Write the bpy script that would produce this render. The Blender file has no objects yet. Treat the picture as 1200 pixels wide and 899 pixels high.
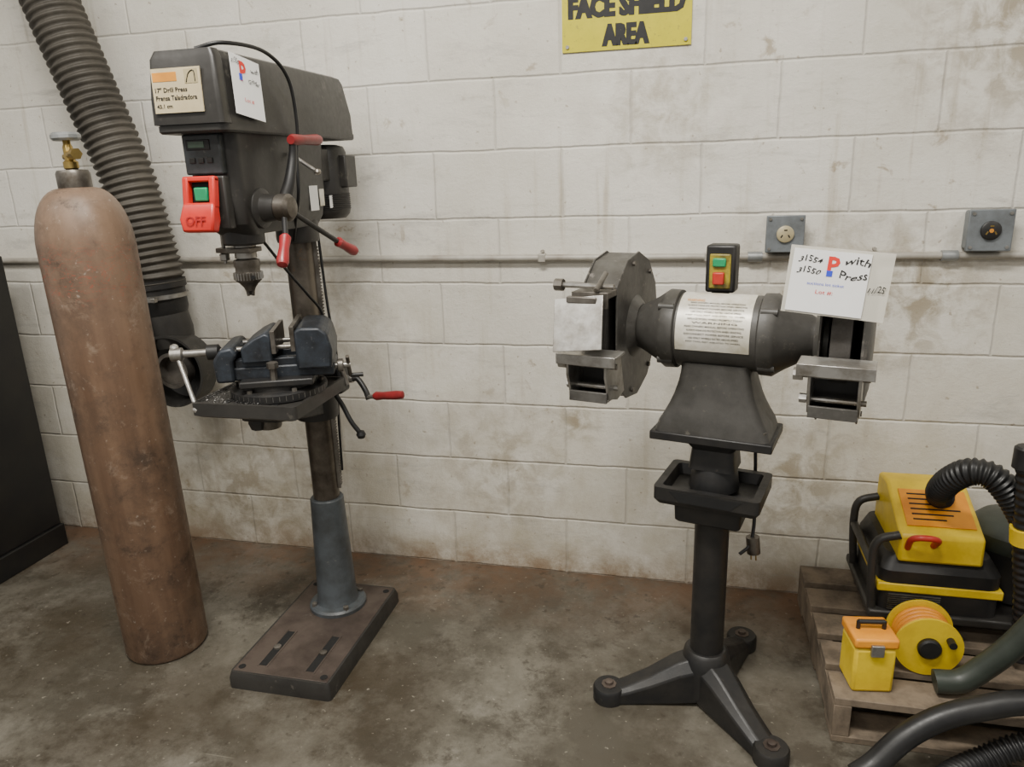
import bpy, bmesh, random
import numpy as np
from math import *
from mathutils import Vector, Matrix, Euler
random.seed(3)
S=bpy.context.scene
COL=S.collection
# ---------------------------------------------------------------- materials
def nodes(name):
    m=bpy.data.materials.new(name);m.use_nodes=True
    nt=m.node_tree;b=nt.nodes['Principled BSDF']
    return m,nt,b
def N(nt,t,**k):
    n=nt.nodes.new(t)
    for a,v in k.items(): setattr(n,a,v)
    return n
def L(nt,a,b): nt.links.new(a,b)
def ramp(nt,fac,stops,interp='LINEAR'):
    r=nt.nodes.new('ShaderNodeValToRGB');r.color_ramp.interpolation=interp
    el=r.color_ramp.elements
    while len(el)<len(stops): el.new(.5)
    for e,(p,c) in zip(el,stops):
        e.position=p
        e.color=(c,c,c,1) if isinstance(c,(int,float)) else (*c,1)
    L(nt,fac,r.inputs[0]);return r.outputs[0]
def mix(nt,fac,a,b,mode='MIX'):
    n=nt.nodes.new('ShaderNodeMix');n.data_type='RGBA';n.blend_type=mode
    for i,v in ((0,fac),(6,a),(7,b)):
        if hasattr(v,'node'): L(nt,v,n.inputs[i])
        elif i==0: n.inputs[0].default_value=v
        else: n.inputs[i].default_value=(*v,1)
    return n.outputs[2]
def noise(nt,vec,scale,detail=5,rough=.6,dist=0):
    n=nt.nodes.new('ShaderNodeTexNoise');n.inputs['Scale'].default_value=scale
    n.inputs['Detail'].default_value=detail;n.inputs['Roughness'].default_value=rough
    n.inputs['Distortion'].default_value=dist
    L(nt,vec,n.inputs['Vector']);return n.outputs['Fac']
def math_(nt,a,op,v):
    n=N(nt,'ShaderNodeMath',operation=op);L(nt,a,n.inputs[0])
    if hasattr(v,'node'): L(nt,v,n.inputs[1])
    else: n.inputs[1].default_value=v
    return n.outputs[0]
def mat(name,c1,c2=None,rough=.5,metal=0,scale=8,bump=.15,lo=.4,hi=.65,spec=.5,fine=60,wear=None,wearlo=.63):
    m,nt,b=nodes(name)
    c2=c2 or tuple(x*.7 for x in c1)
    tc=N(nt,'ShaderNodeTexCoord').outputs['Object']
    f=noise(nt,tc,scale,6,.65)
    fac=ramp(nt,f,[(lo,0),(hi,1)])
    c=mix(nt,fac,c1,c2)
    if wear:
        w=noise(nt,tc,scale*3.1,7,.75)
        c=mix(nt,ramp(nt,w,[(wearlo,0),(wearlo+.05,.7)]),c,wear)
    L(nt,c,b.inputs['Base Color'])
    b.inputs['Metallic'].default_value=metal
    b.inputs['Specular IOR Level'].default_value=spec
    g=noise(nt,tc,fine,4,.6)
    mr=N(nt,'ShaderNodeMapRange');L(nt,g,mr.inputs[0])
    mr.inputs[3].default_value=max(.05,rough-.12);mr.inputs[4].default_value=min(1,rough+.12)
    L(nt,mr.outputs[0],b.inputs['Roughness'])
    if bump:
        bp=N(nt,'ShaderNodeBump');bp.inputs['Strength'].default_value=bump;bp.inputs['Distance'].default_value=.002
        L(nt,g,bp.inputs['Height']);L(nt,bp.outputs[0],b.inputs['Normal'])
    return m
M_dkgray=mat('machine_gray_paint',(.034,.032,.029),(.018,.0165,.015),.42,scale=6,wear=(.085,.078,.066),wearlo=.61)
M_gray=mat('pedestal_gray_paint',(.07,.081,.09),(.035,.037,.037),.42,scale=10,wear=(.12,.12,.11))
M_grind=mat('grinder_gray_paint',(.060,.057,.052),(.030,.028,.024),.48,scale=9,wear=(.12,.11,.09),wearlo=.61)
M_guard=mat('guard_gray_paint',(.10,.096,.088),(.040,.036,.031),.45,.15,scale=9,wear=(.22,.2,.18),wearlo=.6)
M_black=mat('black_cast_iron',(.010,.010,.0105),(.021,.019,.017),.46,scale=12,wear=(.055,.047,.038),wearlo=.64)
M_rubber=mat('black_rubber',(.009,.009,.010),(.018,.018,.018),.42)
M_steel=mat('worn_steel',(.42,.41,.39),(.2,.18,.15),.38,.85,scale=14)
M_bright=mat('bright_steel',(.60,.59,.56),(.34,.31,.27),.34,.8,scale=18)
M_dsteel=mat('dirty_steel',(.2,.185,.165),(.07,.058,.045),.42,.7,scale=9)
M_column=mat('column_steel',(.15,.13,.105),(.045,.035,.028),.36,.6,scale=7,wear=(.16,.09,.045))
M_basetop=mat('machined_base_top',(.105,.082,.068),(.055,.041,.034),.5,.35,scale=7,wear=(.16,.14,.12))
M_red=mat('red_plastic',(.62,.03,.02),(.5,.02,.015),.35,bump=.02)
M_grip=mat('red_grip',(.3,.02,.025),(.16,.012,.012),.35,bump=.02)
M_green=mat('green_plastic',(.01,.3,.12),None,.4,bump=0)
M_yellowp=mat('yellow_plastic',(.78,.56,.02),(.6,.40,.015),.4,bump=.03)
M_amber=mat('amber_paint',(.82,.32,.02),(.65,.22,.02),.4,bump=.05)
M_vise=mat('vise_blue_gray',(.030,.037,.048),(.013,.014,.016),.45,.25,scale=20,wear=(.1,.1,.1),wearlo=.6)
M_cream=mat('cream_label',(.62,.53,.34),(.52,.43,.26),.5,bump=0)
M_paper=mat('white_paper',(.87,.87,.86),(.82,.82,.81),.5,bump=0)
M_silverlab=mat('silver_label',(.74,.71,.63),(.48,.44,.33),.35,.15,bump=0,scale=12)
M_ink=mat('ink_black',(.01,.01,.01),(.01,.01,.01),.6,bump=0)
M_inkred=mat('ink_red',(.7,.03,.02),(.7,.03,.02),.6,bump=0)
M_inkblue=mat('ink_blue',(.03,.06,.6),(.03,.06,.6),.6,bump=0)
M_orangeink=mat('ink_orange',(.75,.3,.03),None,.6,bump=0)
M_galv=mat('galvanized_steel',(.36,.37,.37),(.26,.27,.27),.42,.5,scale=18)
M_condp=mat('painted_conduit',(.44,.42,.37),(.27,.24,.2),.5,.1,scale=6)
M_box=mat('outlet_box_gray',(.21,.23,.245),(.14,.15,.155),.45,.3,scale=14)
M_duct=mat('duct_fabric',(.095,.085,.07),(.042,.037,.03),.6,scale=5)
M_brass=mat('brass',(.5,.36,.12),(.3,.2,.06),.35,.9)
M_redpaint=mat('red_machine_paint',(.5,.035,.02),(.35,.02,.015),.4,bump=.05)
M_cab=mat('cabinet_black_paint',(.010,.010,.011),(.017,.016,.014),.35,scale=5)
M_wheel=mat('abrasive_wheel',(.06,.056,.052),(.03,.026,.022),.85,bump=.5,fine=200)
M_darkin=mat('recess_shade',(.006,.006,.006),None,.8,bump=0)  # near-black colour standing in for the shade inside openings
M_wood=mat('weathered_wood',(.2,.155,.11),(.09,.07,.05),.8,scale=14,bump=.4)
M_ceil=mat('ceiling_paint',(.6,.58,.54),(.5,.48,.44),.8)
M_chips=mat('metal_chips',(.3,.29,.28),(.05,.05,.05),.4,.7,scale=60)
M_hosegreen=mat('gray_green_hose',(.038,.047,.038),None,.42)
def plastic_clear():
    m,nt,b=nodes('plastic_sleeve')
    b.inputs['Base Color'].default_value=(.78,.75,.66,1);b.inputs['Roughness'].default_value=.2
    b.inputs['Alpha'].default_value=.55
    return m
M_clear=plastic_clear()
def cyl_paint():
    m,nt,b=nodes('cylinder_brown_paint')
    tc=N(nt,'ShaderNodeTexCoord').outputs['Object']
    mp=N(nt,'ShaderNodeMapping');mp.inputs['Scale'].default_value=(14,14,1.2);L(nt,tc,mp.inputs[0])
    st=noise(nt,mp.outputs[0],1.5,6,.6)
    c=mix(nt,ramp(nt,st,[(.35,0),(.65,1)]),(.195,.12,.075),(.125,.073,.045))
    n2=noise(nt,tc,4.5,9,.78)
    c=mix(nt,ramp(nt,n2,[(.47,0),(.62,.8)]),c,(.078,.050,.034))
    sp=N(nt,'ShaderNodeSeparateXYZ');L(nt,tc,sp.inputs[0])
    mrs=N(nt,'ShaderNodeMapRange');L(nt,sp.outputs[2],mrs.inputs[0]);mrs.inputs[1].default_value=.9;mrs.inputs[2].default_value=1.3
    c=mix(nt,math_(nt,mrs.outputs[0],'MULTIPLY',ramp(nt,n2,[(.3,.7),(.65,.2)])),c,(.27,.19,.135))
    n3=noise(nt,tc,12,7,.78,.4)
    c=mix(nt,ramp(nt,n3,[(.57,0),(.65,.5)]),c,(.31,.235,.175))
    n4=noise(nt,tc,9,8,.76,.2)
    c=mix(nt,ramp(nt,n4,[(.57,0),(.64,.7)]),c,(.055,.036,.025))
    n5=noise(nt,tc,70,3,.6)
    c=mix(nt,ramp(nt,n5,[(.66,0),(.72,.5)]),c,(.4,.34,.28))
    mp2=N(nt,'ShaderNodeMapping');mp2.inputs['Scale'].default_value=(9,9,26);L(nt,tc,mp2.inputs[0])
    w=noise(nt,mp2.outputs[0],1.3,2,.5,2.5)
    mr=N(nt,'ShaderNodeMapRange');L(nt,sp.outputs[2],mr.inputs[0]);mr.inputs[1].default_value=1.05;mr.inputs[2].default_value=1.24
    bd=ramp(nt,mr.outputs[0],[(0,0),(.25,1),(.75,1),(1,0)])
    ln=ramp(nt,w,[(.5,0),(.515,1),(.53,0)])
    c=mix(nt,math_(nt,math_(nt,bd,'MULTIPLY',ln),'MULTIPLY',.6),c,(.4,.06,.03))
    L(nt,c,b.inputs['Base Color']);L(nt,ramp(nt,n4,[(.4,.36),(.65,.6)]),b.inputs['Roughness'])
    bp=N(nt,'ShaderNodeBump');bp.inputs['Strength'].default_value=.2;bp.inputs['Distance'].default_value=.002
    L(nt,n3,bp.inputs['Height']);L(nt,bp.outputs[0],b.inputs['Normal'])
    return m
M_cyl=cyl_paint()
def wall_mat():
    m,nt,b=nodes('painted_block')
    tc=N(nt,'ShaderNodeTexCoord').outputs['Object']
    sp=N(nt,'ShaderNodeSeparateXYZ');L(nt,tc,sp.inputs[0])
    addm=lambda a,op,v: math_(nt,a,op,v)
    wob=noise(nt,tc,6,4,.6)
    wz=addm(addm(wob,'SUBTRACT',.5),'MULTIPLY',.012)
    cx=N(nt,'ShaderNodeCombineXYZ')
    L(nt,addm(addm(sp.outputs[0],'ADD',.183+40.64),'ADD',wz),cx.inputs[0])
    L(nt,addm(addm(sp.outputs[2],'ADD',0.0),'ADD',wz),cx.inputs[1])
    def brick(ms,sm):
        br=N(nt,'ShaderNodeTexBrick',offset=.5,offset_frequency=2,squash=1,squash_frequency=2)
        L(nt,cx.outputs[0],br.inputs['Vector'])
        br.inputs['Scale'].default_value=1;br.inputs['Mortar Size'].default_value=ms
        br.inputs['Mortar Smooth'].default_value=sm
        br.inputs['Brick Width'].default_value=.4064;br.inputs['Row Height'].default_value=.2032
        br.inputs['Color1'].default_value=(0,0,0,1);br.inputs['Color2'].default_value=(1,1,1,1);br.inputs['Bias'].default_value=0
        return br
    br=brick(.006,1.0);brt=brick(.0028,.8)
    blk=ramp(nt,br.outputs['Color'],[(0,0),(1,1)])
    c=mix(nt,blk,(.80,.772,.70),(.735,.705,.63))
    n1=noise(nt,tc,1.3,8,.7)
    c=mix(nt,ramp(nt,n1,[(.42,0),(.68,.75)]),c,(.58,.545,.46))
    mr=N(nt,'ShaderNodeMapRange');L(nt,sp.outputs[2],mr.inputs[0]);mr.inputs[1].default_value=1.25;mr.inputs[2].default_value=0
    n2=noise(nt,tc,5,9,.75,.2)
    low=addm(mr.outputs[0],'MULTIPLY',ramp(nt,n2,[(.36,.15),(.66,.95)]))
    c=mix(nt,low,c,(.47,.42,.31))
    mr2=N(nt,'ShaderNodeMapRange');L(nt,sp.outputs[2],mr2.inputs[0]);mr2.inputs[1].default_value=.12;mr2.inputs[2].default_value=0
    low2=addm(mr2.outputs[0],'MULTIPLY',ramp(nt,n2,[(.38,.1),(.6,.95)]))
    c=mix(nt,low2,c,(.26,.17,.10))
    mps=N(nt,'ShaderNodeMapping');mps.inputs['Scale'].default_value=(1,1,4);mps.inputs['Rotation'].default_value=(0,.3,0);L(nt,tc,mps.inputs[0])
    n6=noise(nt,mps.outputs[0],2.6,9,.78,.3)
    c=mix(nt,ramp(nt,n6,[(.54,0),(.68,.6)]),c,(.40,.38,.335))
    mpd=N(nt,'ShaderNodeMapping');mpd.inputs['Scale'].default_value=(22,1,1.4);L(nt,tc,mpd.inputs[0])
    nd=noise(nt,mpd.outputs[0],1,4,.6);ndm=noise(nt,tc,1.7,3,.5)
    c=mix(nt,addm(ramp(nt,nd,[(.56,0),(.7,.6)]),'MULTIPLY',ramp(nt,ndm,[(.42,0),(.6,1)])),c,(.42,.36,.26))
    n3=noise(nt,tc,13,5,.65,.4);n4=noise(nt,tc,2.0,3,.5)
    c=mix(nt,addm(ramp(nt,n3,[(.61,0),(.68,.85)]),'MULTIPLY',ramp(nt,n4,[(.46,.0),(.6,.85)])),c,(.32,.245,.15))
    n5=noise(nt,tc,55,2,.5)
    c=mix(nt,ramp(nt,n5,[(.68,0),(.74,.55)]),c,(.27,.2,.12))
    for (px,pz,r,s) in ((.80,1.68,.38,1.0),(.62,.98,.28,1.),(.35,1.0,.35,.7),(-.1,1.52,.28,.6),(-.35,.56,.10,1.),(.3,.40,.35,.9),(-1.6,.2,.6,.8),(-1.3,.95,.5,.6),(-.6,.4,.35,.7)):
        vd=N(nt,'ShaderNodeVectorMath',operation='DISTANCE');L(nt,tc,vd.inputs[0]);vd.inputs[1].default_value=(px,0,pz)
        md=ramp(nt,addm(vd.outputs['Value'],'DIVIDE',r),[(.1,1),(1,0)])
        nn_=ramp(nt,n3,[(.43,0),(.59,s*.9)])
        c=mix(nt,addm(md,'MULTIPLY',nn_),c,(.32,.265,.18))
    c=mix(nt,addm(brt.outputs['Fac'],'MULTIPLY',.33),c,(.36,.33,.27))
    L(nt,c,b.inputs['Base Color']);b.inputs['Roughness'].default_value=.68
    n7=noise(nt,tc,70,6,.78);n8=noise(nt,tc,14,4,.6)
    h=addm(addm(br.outputs['Fac'],'MULTIPLY',-.8),'ADD',addm(addm(n7,'MULTIPLY',.6),'ADD',addm(n8,'MULTIPLY',.4)))
    bp=N(nt,'ShaderNodeBump');bp.inputs['Strength'].default_value=.75;bp.inputs['Distance'].default_value=.005
    L(nt,h,bp.inputs['Height']);L(nt,bp.outputs[0],b.inputs['Normal'])
    return m
def floor_mat():
    m,nt,b=nodes('stained_concrete')
    tc=N(nt,'ShaderNodeTexCoord').outputs['Object']
    n1=noise(nt,tc,1.5,12,.72,.05)
    c=mix(nt,ramp(nt,n1,[(.43,0),(.57,1)]),(.074,.067,.051),(.165,.153,.125))
    n2=noise(nt,tc,3.6,12,.78,.1)
    c=mix(nt,ramp(nt,n2,[(.5,0),(.59,.8)]),c,(.048,.041,.03))
    n3=noise(nt,tc,2.3,10,.74,0)
    c=mix(nt,ramp(nt,n3,[(.54,0),(.66,.65)]),c,(.25,.235,.20))
    sp=N(nt,'ShaderNodeSeparateXYZ');L(nt,tc,sp.inputs[0])
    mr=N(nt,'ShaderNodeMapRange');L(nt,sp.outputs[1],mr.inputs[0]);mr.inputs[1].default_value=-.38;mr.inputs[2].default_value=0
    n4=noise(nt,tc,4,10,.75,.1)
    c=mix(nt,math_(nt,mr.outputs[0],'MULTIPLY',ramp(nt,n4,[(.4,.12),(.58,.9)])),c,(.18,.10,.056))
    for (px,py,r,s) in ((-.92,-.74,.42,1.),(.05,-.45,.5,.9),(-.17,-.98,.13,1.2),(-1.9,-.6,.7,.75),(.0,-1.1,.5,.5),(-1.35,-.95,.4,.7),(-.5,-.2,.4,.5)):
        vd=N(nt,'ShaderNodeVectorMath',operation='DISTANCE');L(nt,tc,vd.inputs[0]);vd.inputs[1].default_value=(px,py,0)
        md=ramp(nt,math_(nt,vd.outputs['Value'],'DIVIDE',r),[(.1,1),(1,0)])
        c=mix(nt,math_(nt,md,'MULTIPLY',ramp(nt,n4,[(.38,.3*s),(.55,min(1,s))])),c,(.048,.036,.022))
    v=noise(nt,tc,60,3,.6)
    c=mix(nt,ramp(nt,v,[(.66,0),(.73,.5)]),c,(.36,.33,.27))
    v2=noise(nt,tc,25,4,.6)
    c=mix(nt,ramp(nt,v2,[(.6,0),(.68,.6)]),c,(.04,.032,.022))
    for rz,ms in ((.5,.55),(-.9,.5)):
        mp=N(nt,'ShaderNodeMapping');mp.inputs['Scale'].default_value=(1.6,60,1);mp.inputs['Rotation'].default_value=(0,0,rz);L(nt,tc,mp.inputs[0])
        sc=noise(nt,mp.outputs[0],1,2,.5)
        c=mix(nt,math_(nt,ramp(nt,sc,[(.71,0),(.73,.3),(.75,0)]),'MULTIPLY',ramp(nt,n3,[(.45,0),(ms,1)])),c,(.3,.28,.23))
    L(nt,c,b.inputs['Base Color'])
    L(nt,ramp(nt,n2,[(.3,.5),(.7,.28)]),b.inputs['Roughness'])
    bp=N(nt,'ShaderNodeBump');bp.inputs['Strength'].default_value=.25;bp.inputs['Distance'].default_value=.003
    L(nt,noise(nt,tc,35,6,.7),bp.inputs['Height']);L(nt,bp.outputs[0],b.inputs['Normal'])
    return m
def sign_mat():
    m,nt,b=nodes('sign_yellow')
    tc=N(nt,'ShaderNodeTexCoord').outputs['Object']
    n=noise(nt,tc,25,6,.7)
    c=mix(nt,ramp(nt,n,[(.3,0),(.7,1)]),(.56,.50,.012),(.66,.58,.015))
    c=mix(nt,ramp(nt,noise(nt,tc,60,4,.7),[(.6,0),(.68,.7)]),c,(.3,.26,.05))
    L(nt,c,b.inputs['Base Color']);b.inputs['Roughness'].default_value=.35
    return m
# ---------------------------------------------------------------- geometry helpers
def grp(name,loc=(0,0,0),rz=0):
    e=bpy.data.objects.new(name,None);e.location=loc;e.rotation_euler=(0,0,rz);e.empty_display_size=.1
    COL.objects.link(e);return e
def mk(name,V,F,m,parent=None,smooth=True,bev=0,seg=2,ang=35):
    me=bpy.data.meshes.new(name);me.from_pydata([tuple(v) for v in V],[],F);me.update()
    bm=bmesh.new();bm.from_mesh(me);bmesh.ops.recalc_face_normals(bm,faces=bm.faces);bm.to_mesh(me);bm.free()
    if smooth:
        me.polygons.foreach_set('use_smooth',[True]*len(me.polygons));me.set_sharp_from_angle(angle=radians(ang))
    me.materials.append(m)
    o=bpy.data.objects.new(name,me);COL.objects.link(o)
    if parent: o.parent=parent
    if bev:
        b=o.modifiers.new('bevel','BEVEL');b.width=bev;b.segments=seg;b.limit_method='ANGLE';b.angle_limit=radians(30)
    return o
def TR(V,M): return [M@Vector(v) for v in V] if M is not None else V
def box(name,lo,hi,m,parent=None,bev=.003,M=None,seg=2):
    V=[(x,y,z) for x in (lo[0],hi[0]) for y in (lo[1],hi[1]) for z in (lo[2],hi[2])]
    F=[(0,1,3,2),(4,6,7,5),(0,4,5,1),(2,3,7,6),(0,2,6,4),(1,5,7,3)]
    return mk(name,TR(V,M),F,m,parent,bev=bev,seg=seg)
def obox(name,c,size,rot,m,parent=None,bev=.003):
    M=Matrix.Translation(c)@Euler(rot).to_matrix().to_4x4()
    h=[s/2 for s in size]
    return box(name,[-a for a in h],h,m,parent,bev,M)
def lathe(name,prof,m,parent=None,segs=32,M=None,bev=0,ang=35):
    V=[];F=[];n=len(prof)
    for i in range(segs):
        a=2*pi*i/segs
        for r,z in prof: V.append((r*cos(a),r*sin(a),z))
    for i in range(segs):
        j=(i+1)%segs
        for k in range(n-1): F.append((i*n+k,j*n+k,j*n+k+1,i*n+k+1))
    if prof[0][0]>1e-6: F.append([i*n for i in range(segs)][::-1])
    if prof[-1][0]>1e-6: F.append([i*n+n-1 for i in range(segs)])
    o=mk(name,TR(V,M),F,m,parent,ang=ang,bev=bev)
    bm=bmesh.new();bm.from_mesh(o.data);bmesh.ops.remove_doubles(bm,verts=bm.verts,dist=1e-6)
    bmesh.ops.recalc_face_normals(bm,faces=bm.faces);bm.to_mesh(o.data);bm.free()
    o.data.set_sharp_from_angle(angle=radians(ang))
    return o
def AX(a,b):
    a=Vector(a);b=Vector(b);d=b-a
    return Matrix.Translation(a)@d.to_track_quat('Z','Y').to_matrix().to_4x4(),d.length
def cyl(name,a,b,r,m,parent=None,r2=None,segs=24,bev=0):
    M,l=AX(a,b);r2=r if r2 is None else r2
    return lathe(name,[(r,0),(r2,l)],m,parent,segs,M,bev)
def lax(name,a,b,prof,m,parent=None,segs=32,ang=35):
    M,l=AX(a,b);return lathe(name,prof,m,parent,segs,M,ang=ang)
def loft(name,secs,m,parent=None,bev=0,M=None,ang=35,cap=True):
    V=[v for s in secs for v in s];n=len(secs[0]);F=[]
    for k in range(len(secs)-1):
        for i in range(n):
            j=(i+1)%n;F.append((k*n+i,k*n+j,(k+1)*n+j,(k+1)*n+i))
    if cap: F.append(tuple(range(n))[::-1]);F.append(tuple((len(secs)-1)*n+i for i in range(n)))
    return mk(name,TR(V,M),F,m,parent,bev=bev,ang=ang)
def prism(name,pts,axis,a,b,m,parent=None,bev=0,M=None):
    def P(u,v,w): return {'x':(w,u,v),'y':(u,w,v),'z':(u,v,w)}[axis]
    return loft(name,[[P(u,v,a) for u,v in pts],[P(u,v,b) for u,v in pts]],m,parent,bev,M)
def rsec(x0,x1,y0,y1,z,r=.01,k=4):
    pts=[]
    for cx,cy,a0 in ((x1-r,y1-r,0),(x0+r,y1-r,90),(x0+r,y0+r,180),(x1-r,y0+r,270)):
        for i in range(k+1):
            a=radians(a0+90*i/k);pts.append((cx+r*cos(a),cy+r*sin(a),z))
    return pts
def smoothpath(P,n):
    P=[Vector(p) for p in P];Q=[P[0]*2-P[1]]+P+[P[-1]*2-P[-2]]
    out=[]
    segs=len(P)-1
    for i in range(n+1):
        t=i/n*segs;k=min(int(t),segs-1);u=t-k
        p0,p1,p2,p3=Q[k],Q[k+1],Q[k+2],Q[k+3]
        out.append(.5*((2*p1)+(p2-p0)*u+(2*p0-5*p1+4*p2-p3)*u*u+(3*p1-p0-3*p2+p3)*u**3))
    return out
def sweep(name,P,rad,m,parent=None,n=40,segs=12,ribs=None,amp=0,ang=60):
    pts=smoothpath(P,400)
    d=[0]
    for a,b in zip(pts,pts[1:]): d.append(d[-1]+(b-a).length)
    tot=d[-1]
    if ribs: n=int(tot/ribs*6)
    rs=[]
    for i in range(n+1):
        s=tot*i/n;k=int(np.searchsorted(d,s));k=min(max(k,1),400)
        u=(s-d[k-1])/max(1e-9,d[k]-d[k-1]);p=pts[k-1].lerp(pts[k],u);t=(pts[k]-pts[k-1]).normalized()
        r=rad(s/tot) if callable(rad) else rad
        if ribs:
            ph=(s/ribs)%1;r=r+amp*(.5-.5*cos(2*pi*ph))**1.2
        rs.append((p,t,r))
    up=Vector((0,0,1)) if abs(rs[0][1].z)<.9 else Vector((1,0,0))
    V=[];F=[]
    x=rs[0][1].cross(up).normalized()
    for p,t,r in rs:
        x=(x-t*x.dot(t)).normalized();y=t.cross(x)
        for j in range(segs):
            a=2*pi*j/segs;V.append(p+x*(r*cos(a))+y*(r*sin(a)))
    for i in range(n):
        for j in range(segs):
            k=(j+1)%segs;F.append((i*segs+j,i*segs+k,(i+1)*segs+k,(i+1)*segs+j))
    F.append(tuple(range(segs))[::-1]);F.append(tuple(n*segs+j for j in range(segs)))
    return mk(name,V,F,m,parent,ang=ang)
def text(name,body,w,h,M,m,parent=None,off=0,ext=.0004,hand=0):
    cu=bpy.data.curves.new(name,'FONT');cu.body=body;cu.size=1;cu.align_x='CENTER';cu.offset=off;cu.resolution_u=2
    o=bpy.data.objects.new(name,cu);COL.objects.link(o)
    bpy.context.view_layer.update()
    me=bpy.data.meshes.new_from_object(o.evaluated_get(bpy.context.evaluated_depsgraph_get()))
    bpy.data.objects.remove(o)
    if hand:
        ph=random.uniform(0,6)
        for v in me.vertices:
            x,y=v.co.x,v.co.y
            v.co.x=x+.22*y+.05*sin(5*y+3*x+ph);v.co.y=y*(1+.18*sin(2.3*x+ph))+.10*sin(3.1*x+ph)
    xs=[v.co.x for v in me.vertices];ys=[v.co.y for v in me.vertices]
    x0,x1,y0,y1=min(xs),max(xs),min(ys),max(ys)
    for v in me.vertices:
        v.co=M@Vector(((v.co.x-(x0+x1)/2)/(x1-x0)*w,(v.co.y-(y0+y1)/2)/(y1-y0)*h,ext))
    me.materials.clear();me.materials.append(m)
    o=bpy.data.objects.new(name,me);COL.objects.link(o)
    if parent:o.parent=parent
    return o
def FR(loc,rot): return Matrix.Translation(loc)@Euler([radians(a) for a in rot]).to_matrix().to_4x4()
# ---------------------------------------------------------------- camera
yaw,pit,rol,D,H,f=radians(13.84),radians(16.09),radians(1.93),2.286,1.363,867
Fv=Vector((-sin(yaw),cos(yaw),0));R=Vector((cos(yaw),sin(yaw),0));Z=Vector((0,0,1))
fw=Fv*cos(pit)-Z*sin(pit);up=Fv*sin(pit)+Z*cos(pit)
cr=R*cos(rol)-up*sin(rol);cu_=up*cos(rol)+R*sin(rol)
cam=bpy.data.cameras.new('camera');co=bpy.data.objects.new('camera',cam);COL.objects.link(co)
Mx=Matrix((cr,cu_,-fw)).transposed().to_4x4();Mx.translation=(0,-D,H);co.matrix_world=Mx
cam.sensor_width=36;cam.lens=f/1200*36;cam.clip_start=.05
S.camera=co
# ---------------------------------------------------------------- room
box('wall_back',(-5,0,0),(4,.2,3.2),wall_mat(),bev=0)
box('floor',(-5,-5,-.1),(4,.2,0),floor_mat(),bev=0)
box('ceiling',(-5,-5,3.2),(4,.2,3.3),M_ceil,bev=0)

# ---------------------------------------------------------------- gas cylinder
g=grp('gas_cylinder',(-1.526,-.625,0.001));g.rotation_euler=(0,radians(-1.0),0)
prof=[(0,.02),(.06,.012),(.09,.001),(.11,.001),(.116,.012),(.1165,1.2)]
for i in range(1,15):
    a=radians(90*i/14);prof.append((.034+.0825*cos(a)**.9 if i<14 else .034,1.2+.155*sin(a)))
lathe('body',prof,M_cyl,g,56)
lathe('neck_ring',[(.036,1.345),(.040,1.35),(.040,1.39),(.036,1.398),(.015,1.4)],M_dsteel,g,32)
lathe('valve_base',[(.013,1.4),(.018,1.403),(.018,1.418),(.012,1.424),(.012,1.455),(.009,1.462),(.009,1.472)],M_brass,g,20)
cyl('valve_outlet',(0,0,1.436),(.034,-.018,1.436),.011,M_brass,g)
cyl('outlet_nut',(.026,-.014,1.436),(.046,-.025,1.436),.0145,M_brass,g,segs=6)
cyl('relief_plug',(0,0,1.432),(-.024,.012,1.432),.008,M_brass,g)
lathe('handwheel',[(.0,1.472),(.03,1.47),(.035,1.476),(.035,1.484),(.03,1.49),(.012,1.486),(0,1.486)],M_galv,g,10)

# ---------------------------------------------------------------- drill press
dp=grp('drill_press',(-1.06,-.40,0))
W=.155
loft('base_plate',[rsec(-W,W,-.375,.125,0,.012),rsec(-W,W,-.375,.125,.03,.012),rsec(-W+.006,W-.006,-.369,.119,.05,.012)],M_dkgray,dp,ang=25)
box('base_top_surface',(-W+.012,-.363,.0495),(W-.012,.113,.0515),M_basetop,dp,bev=.001)
for i,x in enumerate((-.07,.075)):
    box('slot_%d'%i,(x-.012,-.33,.0517),(x+.012,-.17,.0523),M_darkin,dp,bev=0)  # slot is not cut: dark plate paints its inner shade
    box('slot_lip_a_%d'%i,(x-.017,-.335,.0505),(x-.012,-.165,.0535),M_basetop,dp,bev=.001)
    box('slot_lip_b_%d'%i,(x+.012,-.335,.0505),(x+.017,-.165,.0535),M_basetop,dp,bev=.001)
    lathe('slot_bolt_%d'%i,[(.011,.052),(.011,.058),(.005,.06)],M_dsteel,dp,12,Matrix.Translation((x,-.25,0)))
for i,(x,y) in enumerate(((-.125,.09),(.125,.09),(-.125,-.345),(.125,-.345))):
    lathe('anchor_hole_%d'%i,[(.010,.0518),(.010,.0526)],M_darkin,dp,16,Matrix.Translation((x,y,0)))  # dark disc on the surface, painted shade of an undrilled hole
lathe('column_flange',[(.088,.05),(.088,.062),(.082,.068),(.066,.072),(.061,.085),(.05,.42),(.046,.424),(.04,.424)],M_gray,dp,48,ang=30)
for i in range(4):
    a=radians(45+90*i);lathe('flange_bolt_%d'%i,[(.009,.066),(.009,.078),(.005,.08)],M_dsteel,dp,6,Matrix.Translation((.075*cos(a),.075*sin(a),0)))
lathe('column',[(.039,.42),(.039,1.47)],M_column,dp,40)
Mr=FR((0,0,0),(0,0,20))
box('rack',(.036,-.008,.45),(.047,.008,1.2),M_dsteel,dp,bev=0,M=Mr)
V=[];Fc=[]
for i in range(80):
    z=.46+i*.009
    b0=len(V);V+=[(.047,-.008,z),(.047,.008,z),(.0515,-.008,z+.003),(.0515,.008,z+.003),(.047,-.008,z+.006),(.047,.008,z+.006)]
    Fc+=[(b0,b0+1,b0+3,b0+2),(b0+2,b0+3,b0+5,b0+4),(b0,b0+2,b0+4),(b0+1,b0+5,b0+3)]
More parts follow.
